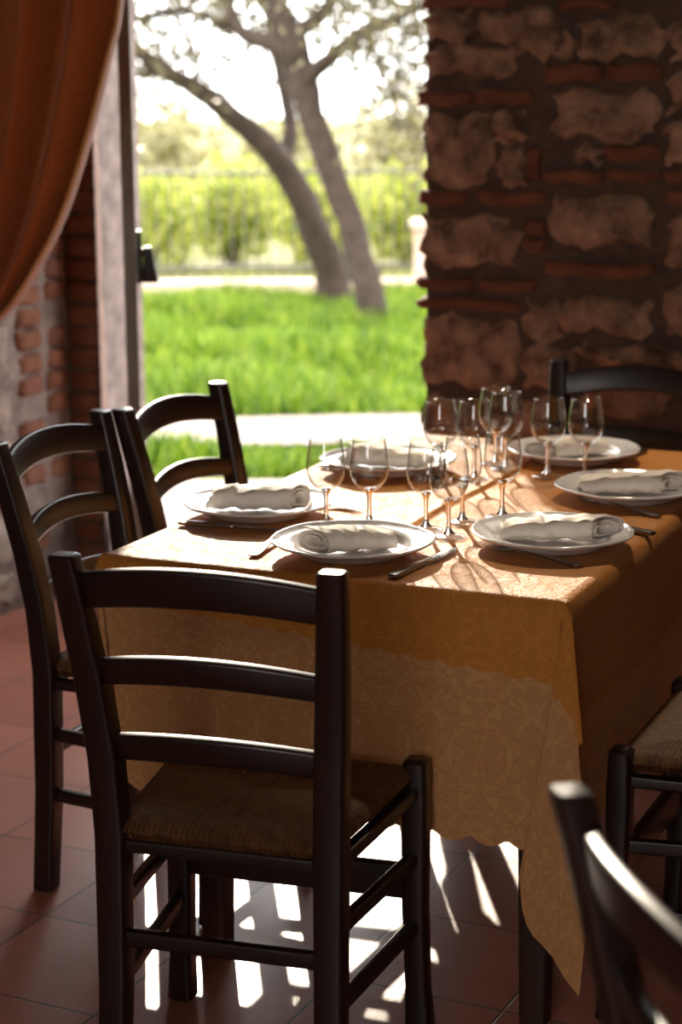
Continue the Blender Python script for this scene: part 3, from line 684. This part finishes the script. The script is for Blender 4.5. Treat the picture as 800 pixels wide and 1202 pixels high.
# ------------------------------------------------------------------ chairs
def chair_proto():
    e_ = empty('dining_chair')
    zs = [0, .2, .43, .55, .66, .76, .862]; xs = [.170, .166, .166, .170, .178, .186, .194]; ys = [-.190, -.178, -.172, -.180, -.198, -.221, -.247]
    px_ = lambda z: float(np.interp(z, zs, xs)); py_ = lambda z: float(np.interp(z, zs, ys))
    for s in (-1, 1):
        mb = MB(); sweep(mb, [(s*x, y, z) for x, y, z in zip(xs, ys, zs)], [(.021, .02), (.022, .021), (.023, .022), (.023, .021), (.0225, .02), (.0215, .019), (.0195, .0175)], (1, 0, 0), (0, 1, 0), .007, .003)
        mb.build('back_post', M['wood'], e_)
        mb = MB(); sweep(mb, [(s*.205, .176, 0), (s*.202, .173, .08), (s*.199, .169, .22), (s*.199, .168, .40), (s*.199, .168, .464)], [(.022, .020), (.019, .018), (.020, .019), (.021, .02), (.019, .018)], (1, 0, 0), (0, 1, 0), .008, .006)
        mb.build('front_leg', M['wood'], e_)
    for nm, z0, z1, arch, bow in (('top_rail', .780, .834, .020, .030), ('back_slat', .662, .702, .018, .028), ('back_slat', .545, .585, .013, .024)):
        mb = MB(); P = []; H_ = []; zc = (z0+z1)/2; x1 = px_(zc)-.012
        A_ = []; B_ = []
        for i in range(17):
            q = -1+2*i/16; f_ = 1-q*q
            P.append((q*x1, py_(zc)-bow*f_+.004, zc+arch*f_)); H_.append(((z1-z0)/2*(1+.06*f_), .0085))
            dx = np.array([x1, 2*q*bow, 0]); dx /= np.linalg.norm(dx); up = np.array([0, -.22, 1.]); up /= np.linalg.norm(up)
            A_.append(up); B_.append(np.cross(dx, up)/np.linalg.norm(np.cross(dx, up)))
        sweep(mb, P, H_, A_, B_, .005, 0); mb.build(nm, M['wood'], e_)
    def bar(p, q, ha, hb):
        p = np.array(p); q = np.array(q); d = q-p; d = d/np.linalg.norm(d); a = np.cross(d, (0, 0, 1.)); a /= np.linalg.norm(a)
        mb = MB(); sweep(mb, [p, q], [(ha, hb)]*2, a, np.cross(d, a), .004, 0); return mb
    bar((-.198, .169, .257), (.198, .169, .257), .010, .028).build('front_stretcher', M['wood'], e_)
    bar((-.166, -.180, .272), (.166, -.180, .272), .009, .0125).build('rear_stretcher', M['wood'], e_)
    for s in (-1, 1):
        bar((s*.166, -.176, .312), (s*.199, .168, .300), .009, .012).build('side_stretcher', M['wood'], e_)
        bar((s*.166, -.178, .192), (s*.199, .169, .185), .009, .012).build('side_stretcher', M['wood'], e_)
    fr = MB()
    for p, q in (((-.165, -.17, .413), (.165, -.17, .413)), ((-.198, .168, .41), (.198, .168, .41)), ((-.165, -.17, .41), (-.198, .168, .41)), ((.165, -.17, .41), (.198, .168, .41))):
        p = np.array(p); q = np.array(q); d = (q-p)/np.linalg.norm(q-p); a = np.cross(d, (0, 0, 1.)); sweep(fr, [p, q], [(.011, .010)]*2, a, np.cross(d, a), .004, 0)
    fr.build('seat_frame', M['wood'], e_)
    # rush seat: a puffed pad with rounded edges, dipped along the diagonals
    mb = MB(); n = 36; V = []; F = []
    def pt(a, b, top):
        y = -.004+b*.186; hw = .168+(b+1)/2*.036; x = a*hw
        e1 = (1-abs(a)**7)*(1-abs(b)**7); dip = .004*math.exp(-((abs(a)-abs(b))/.06)**2)*max(abs(a), abs(b))
        return (x, y, .4385+(.0215*e1**.6-dip*e1+.002*e1*(1-max(abs(a), abs(b)))*-3 if top else -.0215*e1**.35))
    for top in (1, 0):
        o0 = len(V)
        for j in range(n+1):
            for i in range(n+1): V.append(pt(-1+2*i/n, -1+2*j/n, top))
        for j in range(n):
            for i in range(n):
                f_ = (o0+j*(n+1)+i, o0+j*(n+1)+i+1, o0+(j+1)*(n+1)+i+1, o0+(j+1)*(n+1)+i); F.append(f_ if top else f_[::-1])
    mb.add(V, F); mb.build('seat', M['rush'], e_, smooth=180)
    return e_
proto = chair_proto(); first = [True]
def place_chair(x, y, face, label, group=None):
    """(x, y) = point under the middle of the chair; face = direction it looks at."""
    c = proto if first[0] else copy_tree(proto); first[0] = False
    c.location = (x, y, 0); c.rotation_euler = (0, 0, math.atan2(-face[0], face[1]))
    return tag(c, label, 'chair', group)
def by_back(cx, cy, face, label):
    f_ = np.array(face)/np.linalg.norm(face); return place_chair(cx+.247*f_[0], cy+.247*f_[1], f_, label)
by_back(-.197, 2.587, (.292, .956), 'dark ladder-back chair at the near end of the table, its back towards us')
by_back(-.552, 3.694, (.925, -.38), 'dark ladder-back chair left of the table, nearest the left edge of the picture')
by_back(-.350, 4.062, (.90, -.436), 'dark ladder-back chair on the left of the table in front of the open doorway')
q = tab(1.04, .314); place_chair(q[0], q[1], (-EX[0], -EX[1]), 'dark rush-seated chair in shadow on the right of the table, half out of frame')
q = tab(.49, 1.345); place_chair(q[0], q[1], (-EY[0], -EY[1]), 'dark ladder-back chair at the far end of the table, against the stone wall')
by_back(.25, 1.515, (.975, .22), 'blurred dark ladder-back chair in the lower right corner, nearest to the camera')

# ------------------------------------------------------------------ plates, napkins, cutlery, glasses
def plate_proto():
    mb = MB()
    edge_ = lambda th: 1+.036*(abs(math.sin(3*th))**.55-.6)+.008*math.cos(12*th)
    prof = [(.002, .0068), (.04, .0062), (.078, .0066), (.086, .009), (.091, .0155), (.095, .019), (.110, .0215), (.1235, .0245), (.1262, .0266), (.1290, .0272), (.1305, .0258), (.1300, .0240),
            (.124, .0205), (.108, .0165), (.095, .0125), (.088, .005), (.080, .0015), (.076, 0.0), (.072, 0.0), (.070, .002), (.04, .0022), (.002, .0022)]
    wt = lambda k: max(0, min(1, (prof[k][0]-.088)/.036))
    lathe(mb, prof, 120, lambda th, k: 1+(edge_(th)-1)*wt(k), close=True)
    return mb.build('dinner_plate', M['china'], smooth=60)
pp_ = plate_proto()
plates = [((414, 633), 'white scalloped plate at the near end of the table, behind the front chair'),
          ((303, 588), 'white scalloped plate on the left of the table, nearest the left edge of the picture'),
          ((456, 538), 'white scalloped plate at the far left place, behind the pair of glasses by the doorway'),
          ((648, 623), 'white scalloped plate at the near right corner with a fork lying in front'),
          ((737, 569), 'white scalloped plate on the right edge of the table, behind the near right one'),
          ((673, 526), 'white scalloped plate at the far end of the table in front of the stone wall')]
PC = []
for i, (pxy, lab) in enumerate(plates):
    o = pp_ if i == 0 else copy_tree(pp_)
    c = on(*pxy, TZ+.026); o.scale = (KS,)*3; o.location = (c[0], c[1], TZ+.0012); o.rotation_euler = (0, 0, TROT + .5*i); tag(o, lab, 'plate', 'dinner plates laid on the table'); PC.append(c)
def napkin_mesh(seed, Ln=.165, w=.036, h=.019, turns=2.35, obl=.8, puff=False):
    rnd = random.Random(seed); ph = [rnd.uniform(0, 6) for _ in range(6)]
    nt_, nl = 72, 30; V = []; F = []
    def prof(t):                       # flattened spiral, from the core outwards
        th = t*turns*2*PI; k = .34+.66*t
        c, s = math.cos(th), math.sin(th)
        return (w*k*math.copysign(abs(c)**.7, c), h*k*math.copysign(abs(s)**.85, s), k)
    for side in (0, 1):
        for j in range(nl+1):
            q = j/nl
            for i in range(nt_+1):
                t = i/nt_; x, z, k = prof(t); g_ = 1-.0022/max(.012, math.hypot(x, z)) if side else 1
                fl = 1+.10*q**3+.03*math.sin(q*5+ph[0]); sq = 1-.30*q**2
                layer = t*turns
                if puff and q > .72: pf_ = math.sqrt(1-.8*((q-.72)/.28)**2); fl *= pf_; sq = .5+.5*pf_
                y = (q-.5)*Ln*(1+.05*math.sin(layer*2.4+ph[1])*(1 if q > .5 else .3)) + obl*x*max(0, 1-q*1.6)
                wr = .0012*math.sin(q*17+x*90+ph[2])+.0008*math.sin(q*31-x*140+ph[3])
                V.append((x*g_*fl+wr+.004*math.sin(q*3+ph[4]), y, (z*g_)*sq+wr+h*.98*sq))
    S = (nl+1)*(nt_+1)
    for j in range(nl):
        for i in range(nt_):
            a = j*(nt_+1)+i; f_ = (a, a+1, a+nt_+2, a+nt_+1); F.append(f_); F.append(tuple(S+k for k in f_[::-1]))
    for i in range(nt_):
        F.append((i+1, i, S+i, S+i+1)); a = nl*(nt_+1)+i; F.append((a, a+1, S+a+1, S+a))
    for j in range(nl):
        a = j*(nt_+1)+nt_; b_ = a+nt_+1; F.append((b_, a, S+a, S+b_)); a = j*(nt_+1); b_ = a+nt_+1; F.append((a, b_, S+b_, S+a))
    mb = MB(); mb.add(V, F); return mb
# direction = way the open rolled end points
naps = [(0, (-.9, -.35), .125, (-.004, -.012), 'rolled cream napkin on the near-end plate, its open fold facing left'),
        (1, (.98, -.14), .155, (-.004, .0), 'puffy rolled cream napkin on the left plate'),
        (2, (-.95, .2), .15, (0, .0), 'cream napkin on the far left plate, seen behind two glasses'),
        (3, (.985, -.14), .165, (.004, .004), 'rolled cream napkin on the near right plate, its spiral end to the right'),
        (4, (.985, -.10), .165, (-.004, .004), 'rolled cream napkin on the right edge plate behind the near right one'),
        (5, (-.8, -.5), .15, (-.01, .0), 'cream napkin on the far-end plate seen through two glasses')]
for i, d, Ln, (ox, oy), lab in naps:
    o = napkin_mesh(i+3, Ln, .037, .0215 if i != 1 else .0235, obl=(-.4 if i == 1 else -.85) if d[0] > 0 else .5, puff=i == 1).build('napkin', M['napkin'], None, smooth=70)
    # local -y end is the open spiral
    o.rotation_euler = (0, 0, math.atan2(d[0], -d[1])); o.scale = (KS,)*3; o.location = (PC[i][0]+ox, PC[i][1]+oy, TZ+.0084); tag(o, lab, 'napkin', 'rolled napkins on the plates')
def fork_proto():
    e_ = empty('fork')
    mb = MB(); ys = [-.100, -.085, -.05, -.01, .02, .035]; ws = [.0075, .0092, .0075, .0045, .0034, .0038]; zz = [.0022, .0024, .0045, .0075, .008, .006]
    sweep(mb, [(0, y, z) for y, z in zip(ys, zz)], [(w_, .0014) for w_ in ws], (1, 0, 0), (0, 0, 1), .001, .001); mb.build('handle', M['steel'], e_)
    mb = MB(); sweep(mb, [(0, .034, .0062), (0, .042, .0045), (0, .052, .0032), (0, .062, .0034)], [(.0040, .0012), (.0092, .0012), (.0115, .0012), (.0118, .0011)], (1, 0, 0), (0, 0, 1), .001, 0)
    for k_ in range(4):
        x = -.0097+k_*.00647; sweep(mb, [(x, .061, .0034), (x, .080, .0055), (x*.97, .098, .0105)], [(.0019, .0010), (.0018, .0009), (.0008, .0006)], (1, 0, 0), (0, 0, 1), .0005, .0003)
    mb.build('tines', M['steel'], e_); return e_
def knife_proto():
    e_ = empty('table_knife')
    mb = MB(); sweep(mb, [(0, -.105, .0035), (0, -.09, .0038), (0, -.05, .0034), (0, -.01, .0034), (0, .0, .0034)], [(.0085, .0030), (.0095, .0034), (.0080, .0034), (.0070, .0032), (.0055, .0026)], (1, 0, 0), (0, 0, 1), .0025, .0015); mb.build('handle', M['steel'], e_)
    mb = MB(); sweep(mb, [(0, -.001, .0034), (.0012, .012, .0032), (.0015, .06, .0030), (.0005, .095, .0028), (-.003, .113, .0026)], [(.0050, .0015), (.0082, .0012), (.0088, .0010), (.0075, .0008), (.0025, .0006)], (1, 0, 0), (0, 0, 1), .0006, .0003); mb.build('blade', M['steel'], e_); return e_
fp, kp = fork_proto(), knife_proto(); used = {}
def lay(proto_, p0, p1, label, group, z=TZ+.0015):
    """p0 = handle end, p1 = tip, as photograph pixels on the cloth."""
    a = on(*p0, TZ+.004); c = on(*p1, TZ+.004); d = c-a; mid = (a+c)/2 if isinstance(p1, tuple) else a
    o = proto_ if proto_.name not in used else copy_tree(proto_); used[proto_.name] = 1; o.scale = (KS,)*3
    d = d/np.linalg.norm(d); o.location = (a[0]+d[0]*.107, a[1]+d[1]*.107, z); o.rotation_euler = (0, 0, math.atan2(-d[0], d[1])); return tag(o, label, label.split(' ')[1] if False else ('fork' if 'fork' in o.name else 'knife'), group)
def lay_w(proto_, h, d, label, group):
    o = proto_ if proto_.name not in used else copy_tree(proto_); used[proto_.name] = 1; o.scale = (KS,)*3
    d = np.array(d)/np.linalg.norm(d); o.location = (h[0]+d[0]*.107, h[1]+d[1]*.107, TZ+.0015); o.rotation_euler = (0, 0, math.atan2(-d[0], d[1]))
    return tag(o, label, 'fork' if 'fork' in o.name else 'knife', group)
G1, G2 = 'forks laid on the table', 'knives laid on the table'
lay(fp, (682, 664), (547, 637), 'steel fork in front of the near right plate, tines pointing left', G1)
lay(fp, (775, 606), (645, 578), 'steel fork in front of the right edge plate, tines pointing left', G1)
a = on(296, 655, TZ); lay_w(fp, (a[0], a[1]), (.30, .95), 'steel fork on the left of the near-end plate', G1)
a = on(300, 572, TZ); b_ = on(408, 597, TZ)
lay_w(fp, (b_[0]-.19*.93, b_[1]+.19*.3), (.93, -.3), 'steel fork behind the left plate, tines pointing right', G1)
a = on(757, 530, TZ); lay_w(fp, (a[0], a[1]), (-EY[0]*1.0-.15, -EY[1]), 'steel fork on the right of the far-end plate', G1)
lay(kp, (461, 677), (545, 639), 'steel knife on the right of the near-end plate', G2)
lay(kp, (212, 614), (330, 622), 'steel knife in front of the left plate, its handle near the table edge', G2)
lay(kp, (765, 627), (660, 606), 'steel knife behind the near right plate, only its handle showing', G2)
a = on(378, 549, TZ); lay_w(kp, (a[0], a[1]), (EX[0], EX[1]), 'steel knife in front of the far left plate, seen through a glass', G2)

def glass_proto():
    e_ = empty('wine_glass')
    mb = MB(); lathe(mb, [(.0046, .0605), (.0100, .0615), (.0165, .0650), (.0235, .0715), (.0285, .0790), (.0318, .0880), (.0332, .0980), (.0330, .1080), (.0318, .1200), (.0300, .1320), (.0283, .1425), (.0275, .1490),
                             (.0271, .1497), (.0268, .1490), (.0276, .1425), (.0293, .1320), (.0311, .1200), (.0322, .1080), (.0324, .0980), (.0310, .0880), (.0276, .0797), (.0225, .0730), (.0150, .0675), (.0070, .0652), (.0005, .0648)], 48)
    mb.build('bowl', M['thin_glass'], e_, smooth=180)
    mb = MB(); lathe(mb, [(.0004, .0640), (.0070, .0640), (.0085, .0615), (.0055, .0570), (.0040, .0500), (.0036, .0350), (.0040, .0200), (.0062, .0105), (.0100, .0072), (.0104, .0060)], 28, close=True)
    mb.build('stem', M['glass'], e_, smooth=60)
    mb = MB(); lathe(mb, [(.0005, .0064), (.0110, .0058), (.0220, .0036), (.0290, .0022), (.0300, .0014), (.0290, .0004), (.0200, .0002), (.0005, .0002)], 44)
    mb.build('foot', M['thin_glass'], e_, smooth=60); return e_
gp_ = glass_proto()
glasses = [((382, 515), 'wine glass left of its twin, nearest the left plate'), ((433, 515), 'wine glass behind the near-end plate, right of its twin'),
           ((500, 519), 'wine glass leftmost of the crowded cluster at the table middle'), ((527, 526), 'wine glass at the front of the crowded cluster, nearest the near-end knife'),
           ((543, 512), 'wine glass half hidden behind the front glass of the cluster'), ((590, 507), 'wine glass standing just behind the near right plate'),
           ((517, 471), 'wine glass standing behind the cluster, nearest the stone wall edge'), ((557, 471), 'wine glass behind the cluster, left of the two overlapping far glasses'),
           ((582, 456), 'wine glass of the overlapping far pair, taller in the picture'), ((594, 461), 'wine glass of the overlapping far pair, in front and to the right'),
           ((644, 468), 'wine glass left of the pair in front of the far-end plate'), ((688, 468), 'wine glass right of the pair in front of the far-end plate')]
for i, (p, lab) in enumerate(glasses):
    o = gp_ if i == 0 else copy_tree(gp_); c = on(*p, TZ+.15*KS); o.scale = (KS,)*3; o.location = (c[0], c[1], TZ+.0012); o.rotation_euler = (0, 0, i*1.3)
    tag(o, lab, 'wine glass', 'wine glasses on the table')
